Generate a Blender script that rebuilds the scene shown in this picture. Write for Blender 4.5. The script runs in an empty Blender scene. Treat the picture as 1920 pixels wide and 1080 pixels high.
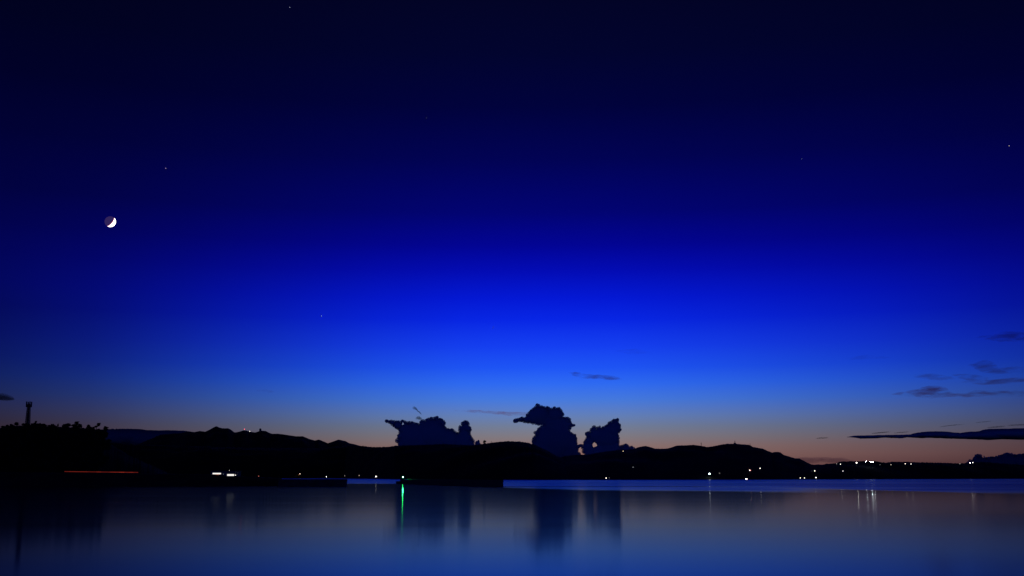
import bpy, bmesh, math, random
import numpy as np
from mathutils import Vector, noise, Matrix
from mathutils.bvhtree import BVHTree

# ------------------------------------------------------------------ camera
H = 4.5                      # eye height above the water (m)
F = 2059.0                   # focal length in photo pixels (1920 wide)
PITCH = math.radians(9.76)
SP, CP = math.sin(PITCH), math.cos(PITCH)
sc = bpy.context.scene
col = sc.collection
R = math.radians

cam_d = bpy.data.cameras.new('camera')
cam_d.sensor_width = 36.0
cam_d.lens = 36.0 * F / 1920.0
cam_d.clip_start = 0.5
cam_d.clip_end = 400000.0
cam = bpy.data.objects.new('camera', cam_d)
cam.location = (0, 0, H)
cam.rotation_euler = (math.pi / 2 + PITCH, 0, 0)
col.objects.link(cam)
sc.camera = cam


def ray(px, py):
    """direction of a photo pixel, scaled to y = 1"""
    cx, cy = (px - 960.0) / F, (540.0 - py) / F
    d = Vector((cx, CP - cy * SP, SP + cy * CP))
    return d / d.y


def at(px, py, Y):
    d = ray(px, py)
    return Vector((d.x * Y, Y, H + d.z * Y))


# ------------------------------------------------------------------ world: dusk sky
def lin(c):
    c = c / 255.0
    return c / 12.92 if c <= 0.04045 else ((c + 0.055) / 1.055) ** 2.4


SUN_EL, SUN_AZ = -6.0, 3.0           # the sun is already below the horizon, straight ahead
w = bpy.data.worlds.new('World')
sc.world = w
w.use_nodes = True
nt = w.node_tree
for n in list(nt.nodes):
    nt.nodes.remove(n)
N, L = nt.nodes.new, nt.links.new


def mth(op, a, b=None, c=None):
    n = N('ShaderNodeMath'); n.operation = op
    for i, v in enumerate((a, b, c)):
        if v is None: continue
        if isinstance(v, (int, float)): n.inputs[i].default_value = v
        else: L(v, n.inputs[i])
    return n.outputs[0]


tc = N('ShaderNodeTexCoord')
sx = N('ShaderNodeSeparateXYZ'); L(tc.outputs['Generated'], sx.inputs[0])
# colours of the twilight arch by elevation (photo row in the glow's azimuth, sRGB)
ARCH = [(-420, (1, 2, 24)), (-150, (1, 2, 28)), (0, (2, 3, 38)), (100, (1, 3, 46)), (200, (0, 1, 60)),
        (300, (0, 1, 84)), (400, (0, 1, 115)), (460, (0, 1, 148)), (510, (0, 8, 182)), (560, (0, 22, 214)),
        (600, (3, 36, 230)), (650, (17, 62, 242)), (690, (27, 84, 246)), (720, (44, 106, 243)),
        (750, (68, 121, 222)), (780, (98, 127, 184)), (800, (113, 125, 152)), (818, (126, 121, 130)),
        (836, (137, 112, 110)), (852, (138, 104, 98)), (870, (122, 86, 82)), (894, (92, 66, 70))]


def sin_el(py):
    d = ray(960, py)
    return d.z / d.length


rampN = N('ShaderNodeValToRGB')
cr = rampN.color_ramp
stops = sorted([(min(1.0, max(0.0, 2.0 * sin_el(py))), [lin(v) for v in c]) for py, c in ARCH])
stops.append((1.0, [0.0003, 0.0006, 0.0075])) if stops[-1][0] < 0.99 else None
while len(cr.elements) < len(stops):
    cr.elements.new(0.5)
for e, (p, c) in zip(cr.elements, stops):
    e.position = p
    e.color = (*c, 1)
L(mth('MULTIPLY', sx.outputs[2], 2.0), rampN.inputs[0])
# falloff away from the place where the sun went down
az = mth('ARCTAN2', sx.outputs[0], sx.outputs[1])
azn = mth('MULTIPLY_ADD', az, 1 / (2 * math.pi), 0.5)
AZ = [(-3.14, (0.04, 0.19, 0.33)), (-1.6, (0.05, 0.16, 0.27)), (-0.75, (0.09, 0.06, 0.09)),
      (-0.437, (0.155, 0.095, 0.13)), (-0.36, (0.24, 0.17, 0.225)), (-0.285, (0.39, 0.33, 0.39)), (-0.21, (0.56, 0.53, 0.58)),
      (-0.12, (0.80, 0.80, 0.82)), (-0.04, (0.97, 0.97, 0.97)), (0.03, (1, 1, 1)), (0.10, (0.97, 0.97, 0.97)),
      (0.20, (0.82, 0.80, 0.84)), (0.32, (0.58, 0.55, 0.64)), (0.437, (0.33, 0.30, 0.39)), (0.75, (0.17, 0.13, 0.20)),
      (1.6, (0.05, 0.17, 0.27)), (3.14, (0.04, 0.19, 0.33))]
azr = N('ShaderNodeValToRGB')
while len(azr.color_ramp.elements) < len(AZ):
    azr.color_ramp.elements.new(0.5)
for e, (a, c) in zip(azr.color_ramp.elements, AZ):
    e.position = min(1, max(0, a / (2 * math.pi) + 0.5))
    e.color = (*c, 1)
L(azn, azr.inputs[0])
# higher up the falloff is weaker
hi = N('ShaderNodeMapRange'); hi.inputs[1].default_value = 0.14; hi.inputs[2].default_value = 0.42
hi.inputs[3].default_value = 0.0; hi.inputs[4].default_value = 0.55
L(sx.outputs[2], hi.inputs[0])
mixw = N('ShaderNodeMix'); mixw.data_type = 'RGBA'
L(hi.outputs[0], mixw.inputs[0]); L(azr.outputs[0], mixw.inputs[6]); mixw.inputs[7].default_value = (1, 1, 1, 1)
mulw = N('ShaderNodeMix'); mulw.data_type = 'RGBA'; mulw.blend_type = 'MULTIPLY'; mulw.inputs[0].default_value = 1
L(rampN.outputs[0], mulw.inputs[6]); L(mixw.outputs[2], mulw.inputs[7])
bg = N('ShaderNodeBackground'); bg.inputs[1].default_value = 1.0
L(mulw.outputs[2], bg.inputs[0])
sky = N('ShaderNodeTexSky'); sky.sky_type = 'NISHITA'; sky.sun_disc = False
sky.sun_elevation = R(SUN_EL); sky.sun_rotation = R(SUN_AZ)
bg2 = N('ShaderNodeBackground'); bg2.inputs[1].default_value = 0.05
L(sky.outputs[0], bg2.inputs[0])
addw = N('ShaderNodeAddShader'); L(bg.outputs[0], addw.inputs[0]); L(bg2.outputs[0], addw.inputs[1])
outw = N('ShaderNodeOutputWorld'); L(addw.outputs[0], outw.inputs[0])

# moonlight: the one directional lamp, very weak, from the moon's place in the sky
MOON_PX = (206.6, 415.6)
md = ray(*MOON_PX).normalized()
sun_d = bpy.data.lights.new('moonlight', 'SUN')
sun_d.energy = 0.0015
sun_d.angle = R(0.5)
sun_d.color = (1.0, 0.95, 0.88)
sun = bpy.data.objects.new('moonlight', sun_d)
sun.rotation_euler = (-md).to_track_quat('-Z', 'Y').to_euler()
sun.location = (0, 0, 50)
col.objects.link(sun)

sc.view_settings.view_transform = 'Standard'
sc.view_settings.look = 'None'
sc.view_settings.exposure = 0.0
sc.view_settings.gamma = 1.0
sc.render.engine = 'CYCLES'
sc.cycles.sample_clamp_indirect = 0.0
sc.cycles.max_bounces = 8
sc.cycles.transparent_max_bounces = 32


# ------------------------------------------------------------------ helpers
def tag(o, label=None, cat=None, group=None, kind=None):
    if label: o['label'] = label
    if cat: o['category'] = cat
    if group: o['group'] = group
    if kind: o['kind'] = kind
    return o


def empty(name, loc, rz=0.0):
    o = bpy.data.objects.new(name, None)
    o.location = loc
    o.rotation_euler = (0, 0, rz)
    o.empty_display_size = 1
    col.objects.link(o)
    return o


def link(name, bm, m, parent=None, smooth=False):
    me = bpy.data.meshes.new(name)
    bm.to_mesh(me); bm.free()
    mats = m if isinstance(m, (list, tuple)) else [m]
    for x in mats: me.materials.append(x)
    if smooth:
        me.polygons.foreach_set('use_smooth', [True] * len(me.polygons))
    o = bpy.data.objects.new(name, me)
    col.objects.link(o)
    if parent: o.parent = parent
    return o


def link_np(name, verts, faces, m, parent=None, smooth=True):
    me = bpy.data.meshes.new(name)
    me.from_pydata([tuple(v) for v in verts], [], [tuple(f) for f in faces])
    mats = m if isinstance(m, (list, tuple)) else [m]
    for x in mats: me.materials.append(x)
    if smooth:
        me.polygons.foreach_set('use_smooth', [True] * len(me.polygons))
    me.update()
    o = bpy.data.objects.new(name, me)
    col.objects.link(o)
    if parent: o.parent = parent
    return o


def box(bm, x0, x1, y0, y1, z0, z1, bev=0.0):
    r = bmesh.ops.create_cube(bm, size=1.0)
    vs = r['verts']
    for v in vs:
        v.co = Vector(((x0 + x1) / 2 + v.co.x * (x1 - x0), (y0 + y1) / 2 + v.co.y * (y1 - y0), (z0 + z1) / 2 + v.co.z * (z1 - z0)))
    if bev > 0:
        es = list({e for v in vs for e in v.link_edges})
        bmesh.ops.bevel(bm, geom=es, offset=bev, segments=2, affect='EDGES', profile=0.5)


def tube(bm, p, q, r0, r1, n=8, caps=True):
    p, q = Vector(p), Vector(q)
    d = (q - p).normalized()
    a = d.orthogonal().normalized(); b = d.cross(a)
    A = [bm.verts.new(p + (a * math.cos(2 * math.pi * i / n) + b * math.sin(2 * math.pi * i / n)) * r0) for i in range(n)]
    B = [bm.verts.new(q + (a * math.cos(2 * math.pi * i / n) + b * math.sin(2 * math.pi * i / n)) * r1) for i in range(n)]
    for i in range(n):
        bm.faces.new((A[i], A[(i + 1) % n], B[(i + 1) % n], B[i]))
    if caps:
        bm.faces.new(A[::-1]); bm.faces.new(B)


def lathe(bm, prof, n=20, c=(0, 0)):
    rings = []
    for r, z in prof:
        rings.append([bm.verts.new((c[0] + r * math.cos(2 * math.pi * i / n), c[1] + r * math.sin(2 * math.pi * i / n), z)) for i in range(n)])
    for a, b in zip(rings, rings[1:]):
        for i in range(n):
            bm.faces.new((a[i], a[(i + 1) % n], b[(i + 1) % n], b[i]))
    bm.faces.new(rings[0][::-1]); bm.faces.new(rings[-1])


def mat(name, c, rough=0.8, var=0.35, scale=0.5, metallic=0.0, spec=0.3):
    m = bpy.data.materials.new(name); m.use_nodes = True
    t = m.node_tree; b = t.nodes['Principled BSDF']
    b.inputs['Roughness'].default_value = rough
    b.inputs['Metallic'].default_value = metallic
    b.inputs['Specular IOR Level'].default_value = spec
    tcn = t.nodes.new('ShaderNodeTexCoord'); nz = t.nodes.new('ShaderNodeTexNoise')
    nz.inputs['Scale'].default_value = scale; nz.inputs['Detail'].default_value = 5
    t.links.new(tcn.outputs['Object'], nz.inputs['Vector'])
    rp = t.nodes.new('ShaderNodeValToRGB')
    rp.color_ramp.elements[0].position = 0.3; rp.color_ramp.elements[1].position = 0.7
    rp.color_ramp.elements[0].color = (*[v * (1 - var) for v in c], 1)
    rp.color_ramp.elements[1].color = (*[min(1, v * (1 + var)) for v in c], 1)
    t.links.new(nz.outputs['Fac'], rp.inputs[0]); t.links.new(rp.outputs[0], b.inputs['Base Color'])
    return m


def emit(name, c, s):
    m = bpy.data.materials.new(name); m.use_nodes = True
    t = m.node_tree
    b = t.nodes['Principled BSDF']
    b.inputs['Base Color'].default_value = (0.05, 0.05, 0.05, 1)
    b.inputs['Emission Color'].default_value = (*c, 1)
    b.inputs['Emission Strength'].default_value = s
    m.cycles.emission_sampling = 'FRONT' if s >= 60 else 'NONE'
    return m


FOREST = mat('forest_floor', (0.019, 0.026, 0.014), 0.95, 0.5, 0.01, spec=0.1)
ROCKY = mat('mountain_scrub', (0.05, 0.05, 0.04), 0.95, 0.4, 0.004, spec=0.1)
EARTH = mat('shore_earth', (0.06, 0.055, 0.045), 0.95, 0.4, 0.1, spec=0.1)
CONC = mat('concrete', (0.10, 0.10, 0.095), 0.9, 0.3, 0.4, spec=0.2)
STEEL = mat('dark_steel', (0.07, 0.07, 0.075), 0.6, 0.3, 1.0, metallic=0.3)
BARK = mat('bark', (0.06, 0.045, 0.03), 0.9, 0.4, 2.0)
LEAF = mat('leaves', (0.045, 0.065, 0.03), 0.85, 0.5, 0.8, spec=0.1)
RENDER_ = mat('painted_render', (0.22, 0.21, 0.2), 0.85, 0.2, 0.5)
ROOF = mat('roof_sheet', (0.08, 0.07, 0.07), 0.7, 0.3, 0.8)
BANKC = mat('thin_bank_cloud', (0.36, 0.38, 0.40), 1.0, 0.05, 0.001, spec=0.0)
CLOUD = mat('cloud_droplets', (0.78, 0.80, 0.82), 1.0, 0.05, 0.001, spec=0.0)

RIM = mat('cloud_rim', (0.78, 0.80, 0.82), 1.0, 0.05, 0.001, spec=0.0)
_t = RIM.node_tree
_tr = _t.nodes.new('ShaderNodeBsdfTransparent'); _mx = _t.nodes.new('ShaderNodeMixShader'); _mx.inputs[0].default_value = 0.62
_t.links.new(_tr.outputs[0], _mx.inputs[1]); _t.links.new(_t.nodes['Principled BSDF'].outputs[0], _mx.inputs[2])
_t.links.new(_mx.outputs[0], _t.nodes['Material Output'].inputs['Surface'])

# ------------------------------------------------------------------ water
SHORE = [(-400, 897.3), (400, 896.6), (531, 896.2), (650, 897.0), (740, 898.3), (1000, 900.0), (1200, 899.8), (1440, 899.3), (1760, 898.2), (1920, 897.7), (2400, 897.2)]


def interp(pts, x):
    xs = [p[0] for p in pts]; ys = [p[1] for p in pts]
    return float(np.interp(x, xs, ys))


def shore_Y(px):
    return min(3400.0, H / -ray(px, interp(SHORE, px)).z)


wm = bpy.data.materials.new('sea_water'); wm.use_nodes = True
t = wm.node_tree
nt, N, L = t, t.nodes.new, t.links.new
t.nodes.remove(t.nodes['Principled BSDF'])
b = N('ShaderNodeBsdfGlossy'); b.inputs['Color'].default_value = (0.48, 0.52, 0.53, 1)
deep = N('ShaderNodeBsdfDiffuse'); deep.inputs['Color'].default_value = (0.0005, 0.0015, 0.004, 1)
fr_ = N('ShaderNodeFresnel'); fr_.inputs['IOR'].default_value = 1.333
mxw = N('ShaderNodeMixShader')
L(fr_.outputs[0], mxw.inputs[0]); L(deep.outputs[0], mxw.inputs[1]); 
b2 = N('ShaderNodeBsdfGlossy'); b2.inputs['Color'].default_value = (0.48, 0.52, 0.53, 1); b2.inputs['Roughness'].default_value = 0.13
mx2 = N('ShaderNodeMixShader'); mx2.inputs[0].default_value = 0.06
L(b.outputs[0], mx2.inputs[1]); L(b2.outputs[0], mx2.inputs[2]); L(mx2.outputs[0], mxw.inputs[2])
L(mxw.outputs[0], t.nodes['Material Output'].inputs['Surface'])
geo = N('ShaderNodeNewGeometry')
sp = N('ShaderNodeSeparateXYZ'); L(geo.outputs['Position'], sp.inputs[0])
X, Y = sp.outputs[0], sp.outputs[1]


def noise_n(scale, sxv, syv, detail=3.0):
    mp = N('ShaderNodeMapping'); mp.inputs['Scale'].default_value = (sxv, syv, 1)
    L(geo.outputs['Position'], mp.inputs[0])
    n = N('ShaderNodeTexNoise'); n.inputs['Scale'].default_value = scale; n.inputs['Detail'].default_value = detail
    L(mp.outputs[0], n.inputs['Vector'])
    return n.outputs['Fac']


# the edge of the wind-ruffled water outside the harbour: distance of the edge along X (metres)
EDGE = [(-400, 800), (-115, 745), (-70, 720), (-12, 545), (-5, 470), (8, 420), (30, 372), (55, 350), (84, 318), (119, 392), (134, 300), (200, 288), (400, 280)]
er = N('ShaderNodeFloatCurve')
cv = er.mapping.curves[0]
cv.points[0].location = (0, EDGE[0][1] / 1000); cv.points[1].location = (1, EDGE[-1][1] / 1000)
for x, d in EDGE[1:-1]:
    cv.points.new((x + 400) / 800, d / 1000)
for p in cv.points: p.handle_type = 'AUTO_CLAMPED'
er.mapping.update()
L(mth('MULTIPLY_ADD', X, 1 / 800, 0.5), er.inputs['Value'])
wob = mth('MULTIPLY_ADD', noise_n(1.0, 0.02, 0.01), 60.0, -30.0)
edge = mth('ADD', mth('MULTIPLY', er.outputs[0], 1000.0), wob)
over = mth('SUBTRACT', Y, edge)
mr = N('ShaderNodeMapRange'); mr.interpolation_type = 'SMOOTHSTEP'
mr.inputs[1].default_value = -25; mr.inputs[2].default_value = 110
L(over, mr.inputs[0])
ruffle = mr.outputs[0]
# a narrow slick running out from the end of the breakwater
sl = mth('ABSOLUTE', mth('SUBTRACT', Y, mth('MULTIPLY_ADD', noise_n(1.0, 0.012, 0.0, 1.0), 16.0, 512.0)))
slm = N('ShaderNodeMapRange'); slm.inputs[1].default_value = 8; slm.inputs[2].default_value = 17
slm.inputs[3].default_value = 0.0; slm.inputs[4].default_value = 1.0
L(sl, slm.inputs[0])
slx = N('ShaderNodeMapRange'); slx.inputs[1].default_value = 60; slx.inputs[2].default_value = 150
L(X, slx.inputs[0])
slick = mth('MAXIMUM', slm.outputs[0], slx.outputs[0])
far_r = mth('MULTIPLY_ADD', noise_n(1.0, 0.0016, 0.012), 0.34, 0.07)
far_r = mth('MULTIPLY', far_r, slick)
nrd = N('ShaderNodeMapRange'); nrd.inputs[1].default_value = 60; nrd.inputs[2].default_value = 480
nrd.inputs[3].default_value = 0.080; nrd.inputs[4].default_value = 0.052
L(Y, nrd.inputs[0])
near_r = mth('ADD', mth('MULTIPLY_ADD', noise_n(1.0, 0.006, 0.08), 0.034, -0.017), nrd.outputs[0])
ro = N('ShaderNodeMix'); ro.data_type = 'FLOAT'
L(ruffle, ro.inputs[0]); L(near_r, ro.inputs[2]); L(far_r, ro.inputs[3])
L(ro.outputs[0], b.inputs['Roughness'])
bm = bmesh.new()
bmesh.ops.create_grid(bm, x_segments=8, y_segments=8, size=160000)
water = tag(link('water', bm, wm), kind='structure')

# ------------------------------------------------------------------ hills
BVH = {}


def ridge(name, skyl, y0f, ridge_off, back, step, m, jitter=0.3, seed=0, power=0.9, nf=26, nb=10, bump=0.12, jscale=0.35):
    x0, x1 = skyl[0][0], skyl[-1][0]
    pxs = np.arange(x0, x1 + step, step)
    verts, faces = [], []
    nr = nf + nb
    for i, px in enumerate(pxs):
        py = interp(skyl, px) + jitter * (noise.fractal(Vector((px * jscale, seed * 7.1, 0)), 0.8, 2.0, 3) - 0.1)
        d = ray(px, py)
        Y0 = y0f(px)
        Yr = Y0 + ridge_off * (1 + 0.25 * noise.noise(Vector((px * 0.011, seed * 3.3, 5))))
        zr = H + d.z * Yr
        for j in range(nr + 1):
            if j <= nf:
                s = j / nf
                Yj = Y0 + (Yr - Y0) * s
                z = -3 + (zr + 3) * math.sin(s * math.pi / 2) ** power
                wv = noise.fractal(Vector((d.x * Yj * 0.004, Yj * 0.004, seed)), 1.0, 2.0, 4)
                z += wv * bump * (zr + 3) * math.sin(s * math.pi) * 0.9
                if s < 1: z = min(z, H + d.z * Yj - 0.02 * (1 - s) * abs(zr))
            else:
                s = (j - nf) / nb
                Yj = Yr + back * s
                z = zr - (zr + 3) * (s ** 1.4)
                z = min(z, H + d.z * Yj)
            if j == 0: z = -3.0
            verts.append((d.x * Yj, Yj, z))
        if i:
            a, b_ = (i - 1) * (nr + 1), i * (nr + 1)
            for j in range(nr):
                faces.append((a + j, b_ + j, b_ + j + 1, a + j + 1))
    o = link_np(name, verts, faces, m)
    BVH[name] = BVHTree.FromPolygons(verts, faces)
    return tag(o, kind='structure')


FAR = [(180, 860), (240, 838), (260, 833), (272, 827), (285, 822), (300, 815), (320, 813), (340, 812), (350, 809), (365, 810), (375, 808), (385, 809.5),
       (394, 805), (402, 800.5), (406, 799), (411, 801.5), (417, 803), (428, 803), (433, 805.5), (440, 811), (448, 809.5), (456, 807), (461, 807), (466, 808.5),
       (478, 811), (484, 809), (490, 807.5), (498, 808), (504, 811), (511, 813.5), (520, 813), (535, 815), (555, 818), (568, 818), (580, 823), (590, 826),
       (598, 824), (605, 827), (615, 831), (625, 827.5), (635, 824), (641, 825.5), (648, 827), (655, 831), (665, 833), (690, 840), (760, 860)]
ridge('mountains', FAR, lambda px: 5200.0, 1800.0, 1500.0, 1.5, ROCKY, 0.25, 1, jscale=0.2)
MID = [(90, 840), (150, 826), (200, 828), (220, 830), (240, 833), (255, 834), (300, 835), (400, 838), (500, 840), (600, 840), (650, 836), (680, 836), (700, 838.5), (725, 838),
       (745, 835.5), (800, 834), (835, 832.5), (860, 834), (887, 835), (900, 833), (915, 831), (930, 829), (950, 827.2), (975, 828), (990, 830), (1005, 835), (1018, 841),
       (1030, 847), (1042, 854), (1052, 858), (1064, 866), (1080, 880), (1100, 893)]
ridge('hills', MID, shore_Y, 900.0, 700.0, 1.5, FOREST, 0.9, 2, jscale=0.6)
BVH['mid'] = BVH.pop('hills')
RIGHT = [(1010, 892), (1025, 872), (1040, 860), (1052, 856.5), (1065, 854), (1085, 852.5), (1105, 852), (1116, 850), (1130, 847), (1150, 845), (1165, 843), (1188, 842), (1195, 839), (1203, 837),
         (1210, 836), (1217, 837.5), (1228, 841), (1245, 841.3), (1256, 840), (1268, 835.5), (1285, 835), (1300, 834), (1315, 836), (1325, 838), (1335, 837.2),
         (1350, 834), (1363, 832), (1380, 832.2), (1405, 834), (1412, 838), (1420, 839.5), (1430, 841), (1440, 845.5), (1448, 848.5), (1454, 847), (1463, 848), (1470, 853), (1480, 856),
         (1490, 859), (1500, 860), (1507, 864), (1515, 868), (1535, 876), (1570, 888), (1600, 896)]
ridge('hills', RIGHT, shore_Y, 1500.0, 900.0, 1.5, FOREST, 0.5, 3, jscale=0.3)
BVH['right'] = BVH.pop('hills')
LOW = [(1470, 893), (1495, 880), (1515, 871.5), (1532, 871), (1545, 871), (1550, 869.3), (1560, 869), (1568, 868.6), (1573, 866), (1590, 865), (1640, 864.3), (1652, 866.5),
       (1662, 867.5), (1672, 865.8), (1700, 866), (1730, 867), (1760, 867.5), (1800, 869), (1832, 866.3), (1845, 866), (1870, 868), (1920, 872), (2000, 874), (2150, 880), (2260, 893)]
ridge('headland', LOW, shore_Y, 520.0, 500.0, 1.5, FOREST, 0.8, 4, jscale=0.5)
NEAR = [(-330, 850), (-200, 822), (-60, 808), (0, 803), (25, 798.5), (60, 798), (120, 801), (160, 803), (178, 806), (190, 812), (200, 826), (215, 838), (250, 858), (300, 880), (340, 896)]
ridge('wooded_hill', NEAR, lambda px: 640.0, 230.0, 250.0, 1.5, FOREST, 1.6, 5, nf=20, bump=0.2)
BANK = [(-420, 884), (0, 885.4), (100, 886.2), (190, 887), (270, 888), (385, 889.7), (416, 890.0), (424, 892.4), (445, 893), (500, 895), (524, 896), (532, 899), (541, 905), (548, 910)]
ridge('shore', BANK, lambda px: 556.0, 22.0, 110.0, 3.0, EARTH, 0.12, 6, nf=12, nb=6, bump=0.05)

# ------------------------------------------------------------------ breakwaters


def wall_between(name, A, B, z1, thick, label):
    A, B = Vector(A), Vector(B)
    d = B - A; Ln = d.length
    root = empty(name, (A.x, A.y, 0), math.atan2(d.y, d.x))
    bm = bmesh.new()
    n = max(3, int(Ln / 18))
    for i in range(n):          # caissons with open joints
        box(bm, Ln * i / n + 0.03, Ln * (i + 1) / n - 0.03, 0, thick, -3, z1 - 0.9, 0.08)
    link('caisson_row', bm, CONC, root)
    bm = bmesh.new(); box(bm, -0.1, Ln + 0.1, -0.15, thick + 0.1, z1 - 0.897, z1 - 0.45, 0.05); link('deck_slab', bm, CONC, root)
    bm = bmesh.new(); box(bm, 0.0, Ln, thick - 0.9, thick, z1 - 0.447, z1, 0.05); link('parapet', bm, CONC, root)
    tag(root, label, 'breakwater')
    return root


zt = 3.46
A = at(521, 911, 545); B = at(648, 911, 545)
wall_between('breakwater', (A.x, A.y, 0), (B.x, B.y, 0), zt, 5.0, 'low dark breakwater reaching out from the left shore, ending left of the green beacon')
A = at(752, 907, 712); B = at(924.5, 912, 515)
wall_between('breakwater', (A.x, A.y, 0), (B.x, B.y, 0), 3.2, 5.0, 'long dark breakwater running toward the viewer from the green beacon, in midwater')

# green beacon on the breakwater head
bp = at(755.3, 903, 713)
root = tag(empty('beacon', (bp.x, bp.y, 0)), 'harbour beacon with bright green light on the far head of the breakwater', 'beacon')
bm = bmesh.new(); lathe(bm, [(4.4, -3), (4.4, 1.6), (4.2, 1.8)], 24); link('apron', bm, CONC, root)
bm = bmesh.new(); lathe(bm, [(1.7, 1.803), (1.7, 3.3), (1.6, 3.4)], 20); link('plinth', bm, CONC, root)
bm = bmesh.new(); lathe(bm, [(0.45, 3.403), (0.34, 3.9), (0.5, 3.95), (0.5, 4.02)], 16); link('column', bm, STEEL, root)
GREEN = emit('green_lamp', (0.025, 1.0, 0.17), 560.0)
bm = bmesh.new(); lathe(bm, [(0.09, 4.023), (0.13, 4.12), (0.13, 4.6), (0.08, 4.7)], 16); link('lantern', bm, GREEN, root, True)
bm = bmesh.new(); lathe(bm, [(0.36, 4.703), (0.3, 4.8), (0.05, 4.95)], 16); link('lantern_cap', bm, STEEL, root)


def buoy(px, py, s, label):
    Yb = H / -ray(px, py).z
    p = at(px, py, Yb)
    root = tag(empty('buoy', (p.x, p.y, 0)), label, 'buoy')
    bm = bmesh.new(); lathe(bm, [(0.7 * s, -0.4 * s), (1.0 * s, 0.0), (0.95 * s, 0.5 * s), (0.5 * s, 0.7 * s)], 18); link('float_body', bm, STEEL, root)
    bm = bmesh.new(); lathe(bm, [(0.38 * s, 0.703 * s), (0.16 * s, 2.0 * s)], 12); link('mast', bm, STEEL, root)
    bm = bmesh.new(); lathe(bm, [(0.05 * s, 2.003 * s), (0.42 * s, 2.05 * s), (0.42 * s, 2.6 * s), (0.1 * s, 2.7 * s)], 12); link('topmark', bm, STEEL, root)


buoy(724, 900.6, 0.55, 'small black buoy afloat in the blue gap between the two breakwaters')
buoy(1412, 901.6, 0.55, 'small black buoy just off the right hill shore, beside the orange-white lamp')

# ------------------------------------------------------------------ trees of the wooded hill


def tree_proto(kind, rnd):
    """returns (trunk bmesh, crown verts, crown faces) for a tree 10 m tall"""
    bm = bmesh.new()
    tube(bm, (0, 0, -2.0), (0.15, 0, 4), 0.32, 0.24, 8); tube(bm, (0.15, 0, 4), (0.3, 0.1, 8.2), 0.24, 0.07, 8)
    lobes = []
    if kind == 'round':
        for k in range(13):
            a = rnd.uniform(0, 6.28); r = rnd.uniform(0.3, 2.6)
            lobes.append((r * math.cos(a), r * math.sin(a), rnd.uniform(3.8, 8.6) - 0.25 * r, rnd.uniform(0.9, 1.7)))
        lobes.append((0.2, 0, 8.7, 1.2))
    elif kind == 'pine':
        for k in range(9):
            z = 4.2 + k * 0.62
            a = rnd.uniform(0, 6.28); r = rnd.uniform(0.4, 1.7) * (1.25 - k / 10)
            lobes.append((r * math.cos(a) + 0.22 * k, r * math.sin(a), z, rnd.uniform(0.55, 1.05)))
        lobes.append((2.4, 0.2, 9.6, 0.6))
    else:
        for k in range(16):
            z = 1.6 + k * 0.52
            a = rnd.uniform(0, 6.28); r = rnd.uniform(0.2, 1.0)
            lobes.append((r * math.cos(a), r * math.sin(a), z, rnd.uniform(0.8, 1.35) * (1.05 - k / 26)))
    for lx, ly, lz, lr in lobes[::2]:
        tube(bm, (0.15, 0, min(lz - 0.6, 5.5)), (lx, ly, lz), 0.1, 0.03, 5)
    V, Fc = [], []
    for lx, ly, lz, lr in lobes:
        for q in range(int(120 * lr)):
            d = Vector((rnd.gauss(0, 1), rnd.gauss(0, 1), rnd.gauss(0, 0.8))).normalized() * lr * rnd.uniform(0.45, 1.1)
            c = Vector((lx, ly, lz)) + d
            s = rnd.uniform(0.22, 0.48)
            n = Vector((rnd.gauss(0, 1), rnd.gauss(0, 1), rnd.gauss(0, 1))).normalized()
            u = n.orthogonal().normalized() * s; v = n.cross(u)
            i = len(V)
            V += [c + u, c + v * 0.7, c - u, c - v * 0.7]
            Fc.append((i, i + 1, i + 2, i + 3))
    return bm, V, Fc


rnd = random.Random(11)
PROTO = {}
for kind in ('round', 'pine', 'tall'):
    bm, V, Fc = tree_proto(kind, rnd)
    me = bpy.data.meshes.new('trunk'); bm.to_mesh(me); bm.free(); me.materials.append(BARK)
    mc = bpy.data.meshes.new('crown'); mc.from_pydata(V, [], Fc); mc.materials.append(LEAF)
    PROTO[kind] = (me, mc, V, Fc)


def ground_z(key, x, y):
    h = BVH[key].ray_cast(Vector((x, y, 5000)), Vector((0, 0, -1)))
    return h[0].z if h[0] is not None else 0.0


def tree(px, top, kind, Y, key, label, group=None, rz=0.0, wide=1.0):
    p = at(px, top, Y)
    z0 = ground_z(key, p.x, Y)
    h = p.z - z0
    root = tag(empty('tree', (p.x, Y, z0), rz), label, 'tree', group)
    s = h / 9.6
    root.scale = (s * wide * 1.85, s * wide * 1.85, s)
    me, mc = PROTO[kind][:2]
    for nm, dta in (('trunk', me), ('crown', mc)):
        o = bpy.data.objects.new(nm, dta); col.objects.link(o); o.parent = root
    return root


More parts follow.
